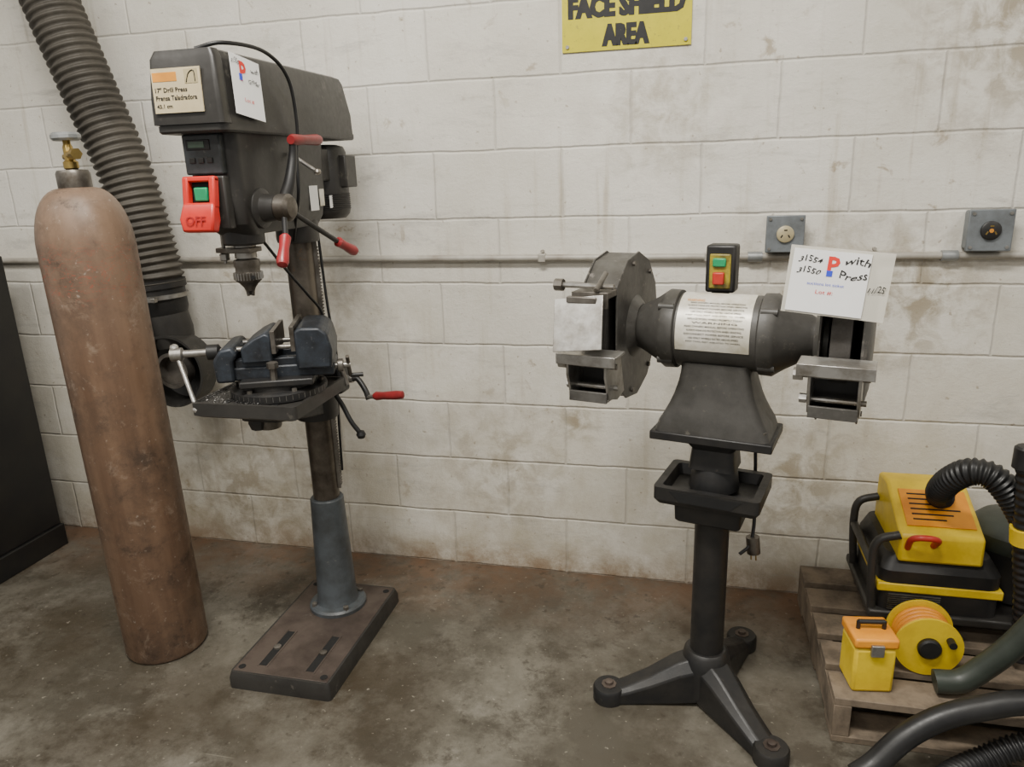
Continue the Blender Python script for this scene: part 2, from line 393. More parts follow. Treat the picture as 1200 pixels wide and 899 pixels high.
mk('rack_teeth',TR(V,Mr),Fc,M_dsteel,dp,smooth=False)
lathe('table_collar',[(.041,.68),(.06,.682),(.062,.69),(.062,.80),(.058,.806),(.041,.806)],M_black,dp,32)
loft('table_arm',[[(-.045,-.04,.70),(.045,-.04,.70),(.045,-.04,.79),(-.045,-.04,.79)],[(-.05,-.18,.735),(.05,-.18,.735),(.05,-.18,.80),(-.05,-.18,.80)],[(-.05,-.30,.765),(.05,-.30,.765),(.05,-.30,.80),(-.05,-.30,.80)]],M_black,dp,bev=.006)
lathe('table_pivot',[(.0,.735),(.028,.735),(.03,.74),(.03,.79)],M_dsteel,dp,20,Matrix.Translation((0,-.25,0)))
tx0,tx1,ty0,ty1=-.15,.14,-.355,-.075
loft('table',[rsec(tx0+.012,tx1-.012,ty0+.012,ty1-.012,.788,.01),rsec(tx0,tx1,ty0,ty1,.795,.012),rsec(tx0,tx1,ty0,ty1,.828,.012),rsec(tx0+.008,tx1-.008,ty0+.008,ty1-.008,.829,.01),rsec(tx0+.012,tx1-.012,ty0+.012,ty1-.012,.822,.01)],M_dkgray,dp,ang=25)
for i in range(2):
    x=(-.07,.07)[i];box('table_slot_%d'%i,(x-.008,-.34,.8215),(x+.008,-.1,.8235),M_darkin,dp,bev=0)  # dark strip laid on the table as painted slot shade
lathe('rotary_disc',[(.0,.822),(.118,.822),(.122,.826),(.122,.844),(.116,.848),(.10,.85),(.10,.872),(.094,.876),(.0,.876)],M_black,dp,48,Matrix.Translation((.02,-.215,0)))
for i in range(6):
    a=radians(20+60*i);lathe('disc_bolt_%d'%i,[(.007,.848),(.007,.856),(.003,.857)],M_dsteel,dp,6,Matrix.Translation((.02+.109*cos(a),-.215+.109*sin(a),0)))
for i in range(48):
    a=radians(7.5*i);cyl('disc_tick_%d'%i,(.02+.1215*cos(a),-.215+.1215*sin(a),.830),(.02+.1215*cos(a),-.215+.1215*sin(a),.842),.0009,M_steel,dp,segs=4)
V=[];Fc=[]
for i in range(1300):
    cxx,cyy=random.choice([(-.12,-.28),(-.10,-.32),(-.12,-.2),(.0,-.345),(-.12,-.12),(-.06,-.34)]);x=cxx+random.gauss(0,.02);y=cyy+random.gauss(0,.026)
    x=min(max(x,tx0+.013),tx1-.013);y=min(max(y,ty0+.013),ty1-.013);z=.823+random.uniform(0,.008);s=random.uniform(.001,.003)
    b0=len(V)
    for _ in range(3): V.append((x+random.uniform(-s,s),y+random.uniform(-s,s),z+random.uniform(0,s*1.2)))
    Fc.append((b0,b0+1,b0+2))
mk('table_chips',V,Fc,M_chips,dp,smooth=False)
box('crank_housing',(.05,-.03,.76),(.10,.03,.84),M_black,dp,bev=.008)
cyl('crank_shaft',(.1,0,.80),(.125,0,.80),.011,M_steel,dp)
sweep('crank_arm',[(.125,0,.80),(.14,0,.80),(.165,-.01,.77),(.175,-.015,.745)],.008,M_black,dp,n=16)
cyl('crank_pin',(.17,-.015,.752),(.2,-.02,.757),.006,M_steel,dp)
lax('crank_grip',(.195,-.02,.757),(.29,-.03,.768),[(.009,0),(.013,.008),(.011,.03),(.013,.07),(.011,.092),(.004,.096)],M_grip,dp,16)
sweep('lock_lever',[(.06,-.03,.79),(.10,-.04,.74),(.13,-.05,.69),(.155,-.05,.655)],.007,M_black,dp,n=16)
lathe('lock_knob',[(0,-.014),(.01,-.01),(.014,0),(.01,.01),(0,.014)],M_black,dp,14,Matrix.Translation((.158,-.05,.65)))
sweep('clamp_lever',[(.055,-.045,.83),(.09,-.06,.86),(.12,-.06,.845),(.135,-.06,.80)],.007,M_dsteel,dp,n=16)
lax('tilt_knob',(-.02,-.27,.775),(-.02,-.27,.732),[(.01,0),(.024,.004),(.026,.02),(.02,.038),(.0,.04)],M_black,dp,8)
# cross-slide drill press vise
vm=FR((.025,-.215,.876),(0,0,22))@Matrix.Diagonal((1.12,1.2,1.15,1))
def vb(n,lo,hi,m,bev=.004): return box('vise_'+n,lo,hi,m,dp,bev,vm)
vb('cross_saddle',(-.075,-.085,-.012),(.085,.085,.004),M_black,.004)
prism('vise_body',[(-.10,0),(.13,0),(.13,.02),(.12,.03),(-.09,.03),(-.105,.02)],'y',-.055,.055,M_vise,dp,.005,vm)
vb('rail_a',(-.085,-.052,.028),(.11,-.030,.046),M_vise,.003)
vb('rail_b',(-.085,.030,.028),(.11,.052,.046),M_vise,.003)
prism('vise_front_block',[(-.125,.0),(-.085,.0),(-.085,.045),(-.075,.062),(-.085,.078),(-.11,.074),(-.128,.05)],'y',-.068,.068,M_vise,dp,.007,vm)
prism('vise_moving_jaw',[(-.066,.04),(.0,.04),(.0,.098),(-.012,.104),(-.035,.094),(-.066,.074)],'y',-.066,.066,M_vise,dp,.005,vm)
prism('vise_fixed_jaw',[(.052,.02),(.128,.02),(.132,.06),(.124,.098),(.108,.112),(.066,.114),(.052,.106)],'y',-.074,.074,M_vise,dp,.007,vm)
vb('jaw_plate_a',(-.0,-.066,.058),(.010,.066,.108),M_dsteel,.001)
vb('jaw_plate_b',(.043,-.072,.062),(.053,.072,.117),M_dsteel,.001)
for i,y in enumerate((-.035,.035)):
    cyl('vise_jaw_screw_%d'%i,vm@Vector((.0425,y,.09)),vm@Vector((.0435,y,.09)),.006,M_black,dp,segs=12)
    cyl('vise_guide_rod_%d'%i,vm@Vector((-.085,y,.066)),vm@Vector((.06,y,.066)),.0065,M_steel,dp)
cyl('vise_screw',vm@Vector((-.225,0,.056)),vm@Vector((-.03,0,.056)),.0095,M_steel,dp)
lax('vise_screw_collar',vm@Vector((-.155,0,.056)),vm@Vector((-.12,0,.056)),[(.012,0),(.02,.003),(.02,.03),(.012,.035)],M_black,dp,20)
lax('vise_screw_head',vm@Vector((-.235,0,.056)),vm@Vector((-.205,0,.056)),[(.01,0),(.017,.003),(.017,.03),(.01,.034)],M_steel,dp,20)
ha=vm@Vector((-.226,0.008,.070));hb=vm@Vector((-.18,-.05,-.058))
cyl('vise_handle_bar',ha,hb,.0055,M_bright,dp,segs=12)
for i,p in enumerate((ha,hb)):
    lathe('vise_handle_ball_%d'%i,[(0,-.01),(.009,-.006),(.011,0),(.009,.006),(0,.01)],M_bright,dp,14,Matrix.Translation(p))
for i,y in enumerate((-.075,.075)):
    lathe('vise_hold_bolt_%d'%i,[(.008,0),(.008,.03),(.013,.03),(.013,.042),(.006,.044)],M_dsteel,dp,6,vm@Matrix.Translation((.0,y,0)))
# cross-feed screw with ball crank, sticking out at the right of the saddle
cyl('cross_feed_screw',vm@Vector((.12,-.02,.012)),vm@Vector((.165,-.02,.012)),.007,M_steel,dp)
lax('cross_feed_dial',vm@Vector((.135,-.02,.012)),vm@Vector((.150,-.02,.012)),[(.015,0),(.017,.002),(.017,.014),(.012,.016)],M_dsteel,dp,24)
cyl('cross_feed_crank',vm@Vector((.160,-.035,.035)),vm@Vector((.160,.005,-.02)),.005,M_dsteel,dp,segs=12)
cyl('cross_feed_handle',vm@Vector((.160,.005,-.02)),vm@Vector((.19,.005,-.02)),.006,M_black,dp,segs=14)
# head casting
loft('head_casting',[rsec(-.05,.05,-.30,.05,1.235,.03),rsec(-.062,.062,-.335,.062,1.262,.03),rsec(-.064,.064,-.35,.075,1.32,.025),rsec(-.064,.064,-.35,.085,1.47,.025)],M_dkgray,dp,ang=30)
lathe('column_clamp',[(.041,1.19),(.056,1.192),(.058,1.2),(.058,1.25)],M_dkgray,dp,32)
lathe('quill_housing',[(.046,1.21),(.05,1.215),(.05,1.26)],M_dkgray,dp,32,Matrix.Translation((0,-.26,0)))
lathe('quill',[(.026,1.178),(.026,1.22)],M_steel,dp,28,Matrix.Translation((0,-.26,0)))
prism('depth_stop_plate',[(-.065,-.285),(-.02,-.305),(.03,-.29),(.034,-.24),(-.02,-.23),(-.07,-.255)],'z',1.192,1.204,M_dsteel,dp,.002)
cyl('depth_stop_rod',(-.052,-.27,1.165),(-.052,-.27,1.26),.0045,M_steel,dp,segs=10)
lathe('depth_stop_nut',[(.009,1.172),(.012,1.174),(.012,1.188),(.009,1.190)],M_steel,dp,8,Matrix.Translation((-.052,-.27,0)))
cm=Matrix.Translation((0,-.26,.005))
lathe('chuck',[(.0,1.092),(.011,1.092),(.014,1.1),(.024,1.112),(.031,1.118),(.033,1.122),(.033,1.137),(.029,1.14),(.029,1.15),(.031,1.153),(.031,1.168),(.02,1.172),(.014,1.18)],M_dsteel,dp,32,cm)
V=[];Fc=[]
for i in range(28):
    a=2*pi*i/28;b0=len(V)
    for da,rr in ((-.06,.032),(.06,.032),(.0,.0355)):
        for z in (1.121,1.138): V.append((rr*cos(a+da),rr*sin(a+da),z))
    Fc+=[(b0,b0+1,b0+5,b0+4),(b0+2,b0+3,b0+5,b0+4),(b0,b0+4,b0+2),(b0+1,b0+3,b0+5)]
mk('chuck_knurl',TR(V,cm),Fc,M_steel,dp,smooth=False)
for i in range(3):
    a=2*pi*i/3;cyl('chuck_jaw_%d'%i,cm@Vector((.006*cos(a),.006*sin(a),1.08)),cm@Vector((.009*cos(a),.009*sin(a),1.1)),.004,M_dsteel,dp,segs=8)
cyl('chuck_key_hole',(.025,-.28,1.133),(.029,-.287,1.133),.005,M_darkin,dp,segs=10)  # dark stub, hole shade done by colour
box('control_panel',(-.055,-.366,1.375),(.04,-.345,1.462),M_gray,dp,bev=.004)
box('speed_display',(-.045,-.3685,1.428),(.015,-.3655,1.45),M_black,dp,bev=.001)
box('display_window',(-.038,-.3695,1.433),(.002,-.368,1.446),mat('lcd',(.09,.14,.10),None,.2,bump=0),dp,bev=0)
for i in range(3): box('panel_button_%d'%i,(-.04+i*.022,-.3695,1.40),(-.026+i*.022,-.3655,1.412),M_dkgray,dp,bev=.001)
box('switch_plate',(-.056,-.372,1.255),(.042,-.345,1.372),M_dkgray,dp,bev=.004)
pm=FR((0,-.374,1.37),(-9,0,0))@Matrix.Translation((0,.374,-1.37))
loft('paddle_lower',[[(-.046,-.402,1.247),(.030,-.402,1.247),(.030,-.376,1.247),(-.046,-.376,1.247)],[(-.051,-.406,1.275),(.035,-.406,1.275),(.035,-.374,1.275),(-.051,-.374,1.275)],[(-.047,-.396,1.312),(.031,-.396,1.312),(.031,-.374,1.312),(-.047,-.374,1.312)]],M_red,dp,bev=.005,M=pm)
box('paddle_left',(-.049,-.394,1.30),(-.034,-.374,1.368),M_red,dp,bev=.004,M=pm)
box('paddle_right',(.018,-.394,1.30),(.033,-.374,1.368),M_red,dp,bev=.004,M=pm)
box('paddle_top',(-.049,-.392,1.358),(.033,-.376,1.370),M_red,dp,bev=.003,M=pm)
box('paddle_back',(-.04,-.380,1.30),(.022,-.371,1.365),M_darkin,dp,bev=.001)
box('green_button',(-.026,-.39,1.318),(.008,-.376,1.348),M_green,dp,bev=.003)
text('off_text','OFF',.05,.018,pm@FR((-.008,-.4065,1.272),(88,0,0)),mat('red_dark',(.35,.01,.01),None,.5,bump=0),dp,off=.02,ext=.001)
cx0,cx1,cy0,cy1=-.079,.087,-.41,.235
loft('belt_cover_pan',[rsec(cx0,cx1,cy0,cy1,1.462,.02),rsec(cx0-.003,cx1+.003,cy0-.003,cy1+.003,1.466,.02),rsec(cx0-.003,cx1+.003,cy0-.003,cy1+.003,1.478,.02)],M_dkgray,dp,ang=30)
loft('belt_cover',[rsec(cx0,cx1,cy0,cy1,1.478,.015),rsec(cx0+.001,cx1-.001,cy0,cy1-.002,1.53,.015),rsec(cx0+.010,cx1-.010,cy0+.008,cy1-.022,1.612,.015),rsec(cx0+.016,cx1-.016,cy0+.014,cy1-.028,1.626,.015),rsec(cx0+.03,cx1-.03,cy0+.03,cy1-.04,1.632,.015)],M_dkgray,dp,ang=40)
loft('belt_cover_front',[rsec(cx0-.004,cx1+.004,cy0-.008,cy0+.03,1.48,.010),rsec(cx0-.002,cx1+.002,cy0-.008,cy0+.03,1.53,.010),rsec(cx0+.004,cx1-.004,cy0-.001,cy0+.035,1.612,.010),rsec(cx0+.012,cx1-.012,cy0+.006,cy0+.035,1.629,.010)],M_dkgray,dp,ang=40)
lm=FR((0,-.4188,1.53),(-2,0,0))@Matrix.Translation((0,.4188,-1.53))
box('front_label',(-.066,-.4215,1.503),(.052,-.4190,1.592),M_cream,dp,bev=0,M=lm)
def fl_(n,s,w,h,x,z,m): text(n,s,w,h,lm@FR((x,-.4218,z),(90,0,0)),m,dp,off=.02)
box('label_band',(-.063,-.4222,1.566),(-.005,-.4214,1.584),M_orangeink,dp,bev=0,M=lm)
fl_('label_line_1','17" Drill Press',.078,.010,-.021,1.549,M_ink)
fl_('label_line_2','Prensa Taladradora',.100,.010,-.010,1.533,M_ink)
fl_('label_line_3','43,1 cm',.038,.0095,-.041,1.516,M_ink)
box('label_icon',(.014,-.4222,1.560),(.046,-.4216,1.588),mat('icon_tan',(.5,.42,.24),None,.5,bump=0),dp,bev=0,M=lm)
sweep('label_icon_line',[lm@Vector(p) for p in ((.018,-.4228,1.562),(.026,-.4228,1.58),(.038,-.4228,1.584),(.040,-.4228,1.563))],.0009,M_ink,dp,n=16,segs=6)
tm=FR((.0895,-.315,1.557),(0,0,90))@FR((0,0,0),(85,0,0))@FR((0,0,0),(0,0,-7))
def tagbox(n,u0,u1,v0,v1,w,m,M,par): return box(n,(u0,v0,w),(u1,v1,w+.0006),m,par,bev=0,M=M)
tagbox('paper_tag',-.056,.056,-.065,.062,.005,M_paper,tm,dp)
text('tag_p','P',.024,.042,tm@Matrix.Translation((-.012,.03,.006)),M_inkred,dp,off=.03)
tagbox('tag_blue',-.028,-.017,.01,.024,.006,M_inkblue,tm,dp)
text('tag_number','31550',.03,.014,tm@Matrix.Translation((-.038,.048,.006)),M_ink,dp,hand=1)
text('tag_with','with',.03,.014,tm@Matrix.Translation((.033,.04,.006)),M_ink,dp,hand=1)
text('tag_press','Grinder',.044,.014,tm@Matrix.Translation((.027,.015,.006)),M_ink,dp,hand=1)
text('tag_lot','Lot #',.035,.009,tm@Matrix.Translation((.0,-.03,.006)),M_inkred,dp)
mo=Matrix.Translation((-.005,.185,0))
lathe('motor',[(.0,1.24),(.06,1.243),(.072,1.255),(.075,1.265),(.075,1.43),(.068,1.445),(.05,1.45),(.0,1.45)],M_dkgray,dp,40,mo)
for i in range(8):
    lathe('motor_fin_%d'%i,[(.0755,1.268+i*.006),(.077,1.269+i*.006),(.077,1.271+i*.006),(.0755,1.272+i*.006)],M_black,dp,40,mo)
box('motor_mount',(-.03,.07,1.35),(.05,.13,1.44),M_dkgray,dp,bev=.005)
box('motor_junction_box',(.060,.16,1.33),(.086,.23,1.42),M_dkgray,dp,bev=.004)
box('motor_label',(.048,.114,1.275),(.0486,.146,1.31),M_paper,dp,bev=0)
box('side_label',(.0645,-.03,1.275),(.0655,.015,1.34),M_paper,dp,bev=0)
box('side_label_2',(.0645,.025,1.285),(.0655,.05,1.33),M_silverlab,dp,bev=0)
hy,hz=-.265,1.295
lax('feed_boss',(.055,hy,hz),(.11,hy,hz),[(.048,0),(.046,.012),(.034,.018),(.03,.05),(.024,.055)],M_dkgray,dp,32)
lax('feed_hub',(.105,hy,hz),(.145,hy,hz),[(.028,0),(.032,.004),(.032,.03),(.024,.038),(0,.04)],M_dsteel,dp,28)
def arm(i,dy,dz,l):
    d=Vector((0,dy,dz)).normalized()
    a=Vector((.127,hy,hz))+d*.02;b=Vector((.127+.02,hy,hz))+d*(l-.085);c=Vector((.127+.035,hy,hz))+d*l
    cyl('feed_arm_%d'%i,a,b,.0065,M_black,dp)
    lax('feed_grip_%d'%i,b,c,[(.009,0),(.0135,.006),(.0115,.035),(.0145,.072),(.012,.082),(.004,.087)],M_grip,dp,18)
arm(1,-.10,-.115,.165)
arm(2,.26,-.125,.31)
sweep('speed_lever_arm',[(.11,-.25,1.30),(.125,-.235,1.35),(.13,-.215,1.41),(.135,-.215,1.447)],lambda t:.017-.009*t,M_black,dp,n=18)
lax('speed_lever_grip',(.135,-.225,1.448),(.135,-.08,1.452),[(.01,0),(.0135,.01),(.0115,.06),(.0135,.13),(.011,.142),(.004,.146)],M_grip,dp,18)
cyl('quill_lock_lever',(.07,-.12,1.42),(.13,-.10,1.375),.005,M_bright,dp,segs=10)
lathe('quill_lock_ball',[(0,-.009),(.008,-.005),(.01,0),(.008,.005),(0,.009)],M_bright,dp,12,Matrix.Translation((.13,-.10,1.375)))
sweep('power_cord',[(.02,-.38,1.632),(.07,-.35,1.645),(.10,-.24,1.64),(.115,-.17,1.59),(.11,-.14,1.49),(.10,-.14,1.42),(.10,-.15,1.33),(.07,-.12,1.27),(.02,-.06,1.2)],.0045,M_rubber,dp,n=70,segs=8)
sweep('light_cord',[(.03,-.22,1.21),(.05,-.16,1.13),(.06,-.09,1.06),(.07,-.04,1.0),(.06,-.03,.93),(.07,-.05,.88)],.004,M_rubber,dp,n=40,segs=8)
sweep('lower_cord',[(.045,.03,1.22),(.05,.035,1.0),(.065,.03,.86),(.05,.035,.7),(.045,.03,.5)],.004,M_rubber,dp,n=40,segs=8)

# ---------------------------------------------------------------- bench grinder on pedestal
AD=-14.0;AL=radians(AD)
bg=grp('bench_grinder',(.073,-.55,0),AL)
lathe('hub',[(.045,.02),(.064,.022),(.066,.03),(.064,.10),(.056,.14),(.049,.147),(.043,.147)],M_black,bg,32)
lathe('pedestal_column',[(.042,.10),(.042,.68)],M_black,bg,40)
for i,an in enumerate((194,65,306)):
    A=FR((0,0,0),(0,0,an-AD))
    secs=[]
    for x,w,z0,z1 in ((.03,.052,.012,.132),(.08,.047,.008,.115),(.15,.040,.004,.075),(.21,.036,.002,.048),(.245,.034,0,.036)):
        secs.append([(x,-w,z0),(x,w,z0),(x,w*.95,z1*.75+z0*.25),(x,w*.5,z1),(x,-w*.5,z1),(x,-w*.95,z1*.75+z0*.25)])
    loft('leg_%d'%i,secs,M_black,bg,bev=.004,M=A,ang=30)
    lathe('foot_%d'%i,[(.042,0),(.042,.034),(.038,.04),(.018,.042)],M_black,bg,28,A@Matrix.Translation((.255,0,0)))
    lathe('foot_bolt_%d'%i,[(.02,.041),(.02,.044),(.011,.044),(.011,.052),(.006,.054)],M_basetop,bg,8,A@Matrix.Translation((.255,0,0)))
loft('tray_lower_block',[rsec(-.075,.075,-.065,.065,.525,.01),rsec(-.078,.078,-.07,.07,.53,.01),rsec(-.08,.08,-.075,.075,.585,.01)],M_black,bg,ang=30)
def ringwall(name,x0,x1,y0,y1,z0,z1,t,flare,m):
    secs=[rsec(x0+flare,x1-flare,y0+flare,y1-flare,z0,.012),rsec(x0,x1,y0,y1,z0+.012,.012),rsec(x0,x1,y0,y1,z1,.012),rsec(x0+t,x1-t,y0+t,y1-t,z1,.01),rsec(x0+flare+t,x1-flare-t,y0+flare+t,y1-flare-t,z0+t,.01)]
    return loft(name,secs,m,bg,ang=30)
ringwall('water_tray',-.124,.124,-.10,.09,.578,.622,.018,.008,M_black)
prism('tray_recess_shade',[(-.085,.616),(.085,.616),(.06,.592),(-.06,.592)],'y',-.1012,-.0995,M_darkin,bg)  # dark sheet on the flat front, recess shade put in as colour
lathe('column_skirt',[(.042,.60),(.060,.605),(.055,.645),(.048,.665)],M_black,bg,32)
loft('top_mount',[rsec(-.055,.055,-.05,.05,.66,.015),rsec(-.05,.05,-.045,.045,.71,.015),rsec(-.07,.07,-.06,.06,.738,.012)],M_black,bg,ang=30)
box('top_plate',(-.140,-.085,.736),(.140,.085,.757),M_black,bg,bev=.003)
secs=[]
for t in [0,.08,.2,.35,.5,.7,.85,1]:
    k=(1-t)**1.9
    hx_=.078+.054*k;hy_=.06+.02*k;secs.append(rsec(-hx_,hx_,-hy_,hy_,.757+.012*(t>0)+.155*t,.02))
loft('base_casting',secs,M_grind,bg,ang=40)
for i,(x,y) in enumerate(((-.115,-.065),(.115,-.065),(.115,.06))):
    lathe('base_bolt_%d'%i,[(.009,.768),(.009,.780),(.004,.782)],M_dsteel,bg,6,Matrix.Translation((x,y,0)))
zc=.99;mr_=.086
lax('motor_housing',(-.105,0,zc),(.105,0,zc),[(mr_,0),(mr_,.21)],M_grind,bg,56)
for sgn,nm in ((-1,'left'),(1,'right')):
    lax('end_bell_'+nm,(sgn*.090,0,zc),(sgn*.25,0,zc),[(.086,0),(.092,.004),(.093,.03),(.087,.038),(.075,.055),(.058,.085),(.048,.105),(.044,.112),(.044,.14)],M_grind,bg,48,ang=40)
    for k in range(4):
        a=radians(45+90*k)
        cyl('bell_screw_%s_%d'%(nm,k),(sgn*.095,.087*cos(a),zc+.087*sin(a)),(sgn*.13,.087*cos(a),zc+.087*sin(a)),.009,M_grind,bg,segs=12)
V=[];Fc=[];nn=16
for i in range(nn+1):
    a=radians(85+(200-85)*i/nn)
    for x in (-.085,.078): V.append((x,(mr_+.0012)*cos(a),zc+(mr_+.0012)*sin(a)))
for i in range(nn): Fc.append((2*i,2*i+1,2*i+3,2*i+2))
mk('nameplate',V,Fc,M_silverlab,bg)
TX=['WARNING','READ OWNERS MANUAL BEFORE OPERATING','ALWAYS WEAR EYE PROTECTION WHEN GRINDING','DISCONNECT POWER BEFORE SERVICE','USE ONLY WHEELS RATED ABOVE SPEED','KEEP TOOL REST ADJUSTED TO WHEEL','REPLACE WORN WHEELS PROMPTLY TODAY']
for i in range(13):
    a=radians(118+i*5.6);r=mr_+.0016
    w=[.04,.12,.13,.12,.11,.13,.12,.10,.13,.12,.13,.11,.12][i]
    text('nameplate_text_%d'%i,TX[i%7],w,.0042 if i else .009,Matrix.Translation((-.0+(-.05 if i==0 else 0),r*cos(a),zc+r*sin(a)))@Matrix.Rotation(a-pi/2,4,'X'),M_ink if i else M_orangeink,bg,off=.01,ext=.0002)
def guard(nm,xc,s,zr):
    Rg=.174
    angs=[-140,-112,-84,-56,-28,0,28,56,84,112,140]
    out=[(Rg*cos(radians(a)),zc+Rg*sin(radians(a))) for a in angs]
    inn=[((Rg-.006)*cos(radians(a)),zc+(Rg-.006)*sin(radians(a))) for a in angs]
    hw=.038
    prism('guard_rim_'+nm,out+inn[::-1],'x',xc-hw,xc+hw,M_guard,bg,.0)
    for k,(a,b) in enumerate(((xc-hw-.004,xc-hw),(xc+hw,xc+hw+.004))):
        Rb=Rg+.004
        pts=[(Rb*cos(radians(t)),zc+Rb*sin(radians(t))) for t in angs]
        prism('guard_side_%s_%d'%(nm,k),pts,'x',a,b,M_guard,bg,.001)
    lax('guard_boss_'+nm,(xc-s*(hw+.02),0,zc),(xc-s*(hw-.01),0,zc),[(.055,0),(.075,.016),(.075,.03)],M_guard,bg,32)
    lax('guard_cover_'+nm,(xc+s*(hw),0,zc),(xc+s*(hw+.018),0,zc),[(.14,0),(.14,.004),(.13,.012),(.10,.018),(0,.018)],M_guard,bg,40)
    for k in range(5):
        a=radians(-100+50*k)
        cyl('guard_screw_%s_%d'%(nm,k),(xc-hw-.01,.156*cos(a),zc+.156*sin(a)),(xc+hw+.01,.156*cos(a),zc+.156*sin(a)),.006,M_dsteel,bg,segs=10)
    lax('wheel_'+nm,(xc-.019,0,zc),(xc+.019,0,zc),[(.0,0),(.15,0),(.152,.003),(.152,.035),(.15,.038),(0,.038)],M_wheel,bg,64)
    box('tool_rest_'+nm,(xc-.07,-.225,zr-.006),(xc+.07,-.158,zr),M_bright,bg,bev=.002)
    box('rest_front_lip_'+nm,(xc-.07,-.229,zr-.024),(xc+.07,-.223,zr),M_steel,bg,bev=.001)
    for k,x in enumerate((-.048,.042)):
        prism('rest_bracket_%s_%d'%(nm,k),[(-.222,zr-.005),(-.13,zr-.005),(-.10,zr-.11),(-.145,zr-.12),(-.2,zr-.105),(-.222,zr-.05)],'x',xc+x,xc+x+.006,M_steel,bg,.001)
    box('spark_tray_'+nm,(xc-.045,-.20,zr-.112),(xc+.045,-.11,zr-.106),M_steel,bg,bev=.001)
    box('spark_front_'+nm,(xc-.045,-.212,zr-.112),(xc+.045,-.205,zr-.088),M_guard,bg,bev=.001)
    box('spark_back_'+nm,(xc-.045,-.14,zr-.10),(xc+.045,-.135,zr-.02),M_black,bg,bev=.001)
    cyl('rest_bolt_'+nm,(xc-.066,-.19,zr-.03),(xc+.062,-.19,zr-.03),.0065,M_steel,bg,segs=10)
    cyl('rest_knob_'+nm,(xc-.078,-.19,zr-.03),(xc-.06,-.19,zr-.03),.013,M_steel,bg,segs=8)
    cyl('rest_bolt_low_'+nm,(xc-.062,-.17,zr-.085),(xc+.058,-.17,zr-.085),.006,M_steel,bg,segs=10)
    cyl('rest_nut_low_'+nm,(xc-.066,-.17,zr-.085),(xc-.052,-.17,zr-.085),.010,M_steel,bg,segs=6)
guard('left',-.246,-1,.965);guard('right',.262,1,.987)
box('deflector_bracket',(-.29,-.19,1.085),(-.205,-.12,1.10),M_dsteel,bg,bev=.002)
box('deflector_bracket_up',(-.29,-.195,1.065),(-.205,-.19,1.10),M_dsteel,bg,bev=.001)
obox('eye_shield',(-.262,-.228,1.035),(.115,.004,.12),(radians(-22),radians(-7),0),M_bright,bg,.001)
box('shield_clamp',(-.295,-.215,1.078),(-.225,-.200,1.092),M_dsteel,bg,bev=.002)
cyl('shield_pin',(-.325,-.17,1.11),(-.20,-.17,1.11),.006,M_steel,bg,segs=10)
cyl('shield_knob',(-.34,-.17,1.11),(-.32,-.17,1.11),.014,M_dsteel,bg,segs=8)
cyl('shield_rod',(-.23,-.14,1.135),(-.23,-.20,1.105),.006,M_dsteel,bg,segs=10)
sx=-.016
sz=-.012
box('switch_box',(sx-.034,.035,1.085+sz),(sx+.034,.085,1.195+sz),M_black,bg,bev=.006)
box('switch_face',(sx-.024,.030,1.095+sz),(sx+.024,.036,1.175+sz),mat('switch_yellow',(.38,.30,.03),(.1,.08,.02),.4,bump=0,scale=30),bg,bev=.003)
box('switch_green',(sx-.016,.024,1.146+sz),(sx+.014,.031,1.166+sz),M_green,bg,bev=.003)
box('switch_red',(sx-.014,.018,1.106+sz),(sx+.012,.031,1.134+sz),M_redpaint,bg,bev=.003)
box('switch_bracket',(sx-.02,.045,1.04),(sx+.02,.055,1.09),M_black,bg,bev=.002)
tg=FR((.247,-.172,1.136),(0,0,4))@FR((0,0,0),(84,0,0))@FR((0,0,0),(0,0,-5))@Matrix.Diagonal((.88,.92,1,1))
tagbox('tag_sleeve',-.104,.104,-.070,.070,.0,M_clear,tg,bg)
tagbox('tag_sheet',-.096,.060,-.066,.064,.002,M_paper,tg,bg)
text('sheet_number_a','31554',.05,.016,tg@Matrix.Translation((-.06,.045,.003)),M_ink,bg,off=.01,hand=1)
text('sheet_number_b','31550',.05,.016,tg@Matrix.Translation((-.06,.022,.003)),M_ink,bg,off=.01,hand=1)
text('sheet_with','with',.05,.019,tg@Matrix.Translation((.035,.047,.003)),M_ink,bg,off=.01,hand=1)
text('sheet_press','Press',.055,.02,tg@Matrix.Translation((.03,.018,.003)),M_ink,bg,off=.01,hand=1)
text('sheet_count','11/25',.035,.017,tg@Matrix.Translation((.08,-.005,.003)),M_ink,bg,off=.01,hand=1)
text('sheet_p','P',.024,.036,tg@Matrix.Translation((-.012,.035,.003)),M_inkred,bg,off=.03)
tagbox('sheet_blue',-.024,-.012,.012,.024,.003,M_inkblue,tg,bg)
text('sheet_lot','Lot #:',.035,.009,tg@Matrix.Translation((-.022,-.022,.003)),M_inkred,bg)
text('sheet_line','auctions lot ticket',.075,.006,tg@Matrix.Translation((-.022,-.005,.003)),M_inkblue,bg)
sweep('power_cord',[(.03,.06,.92),(.06,.13,.8),(.075,.12,.65),(.08,.11,.55),(.085,.10,.47),(.08,.08,.42),(.06,.06,.40)],.0045,M_rubber,bg,n=50,segs=8)
cyl('cord_plug',(.085,.09,.44),(.09,.09,.395),.017,M_dsteel,bg,segs=14)
for k in range(2): cyl('plug_prong_%d'%k,(.083+.012*k,.09,.40),(.085+.012*k,.09,.375),.002,M_brass,bg,segs=6)

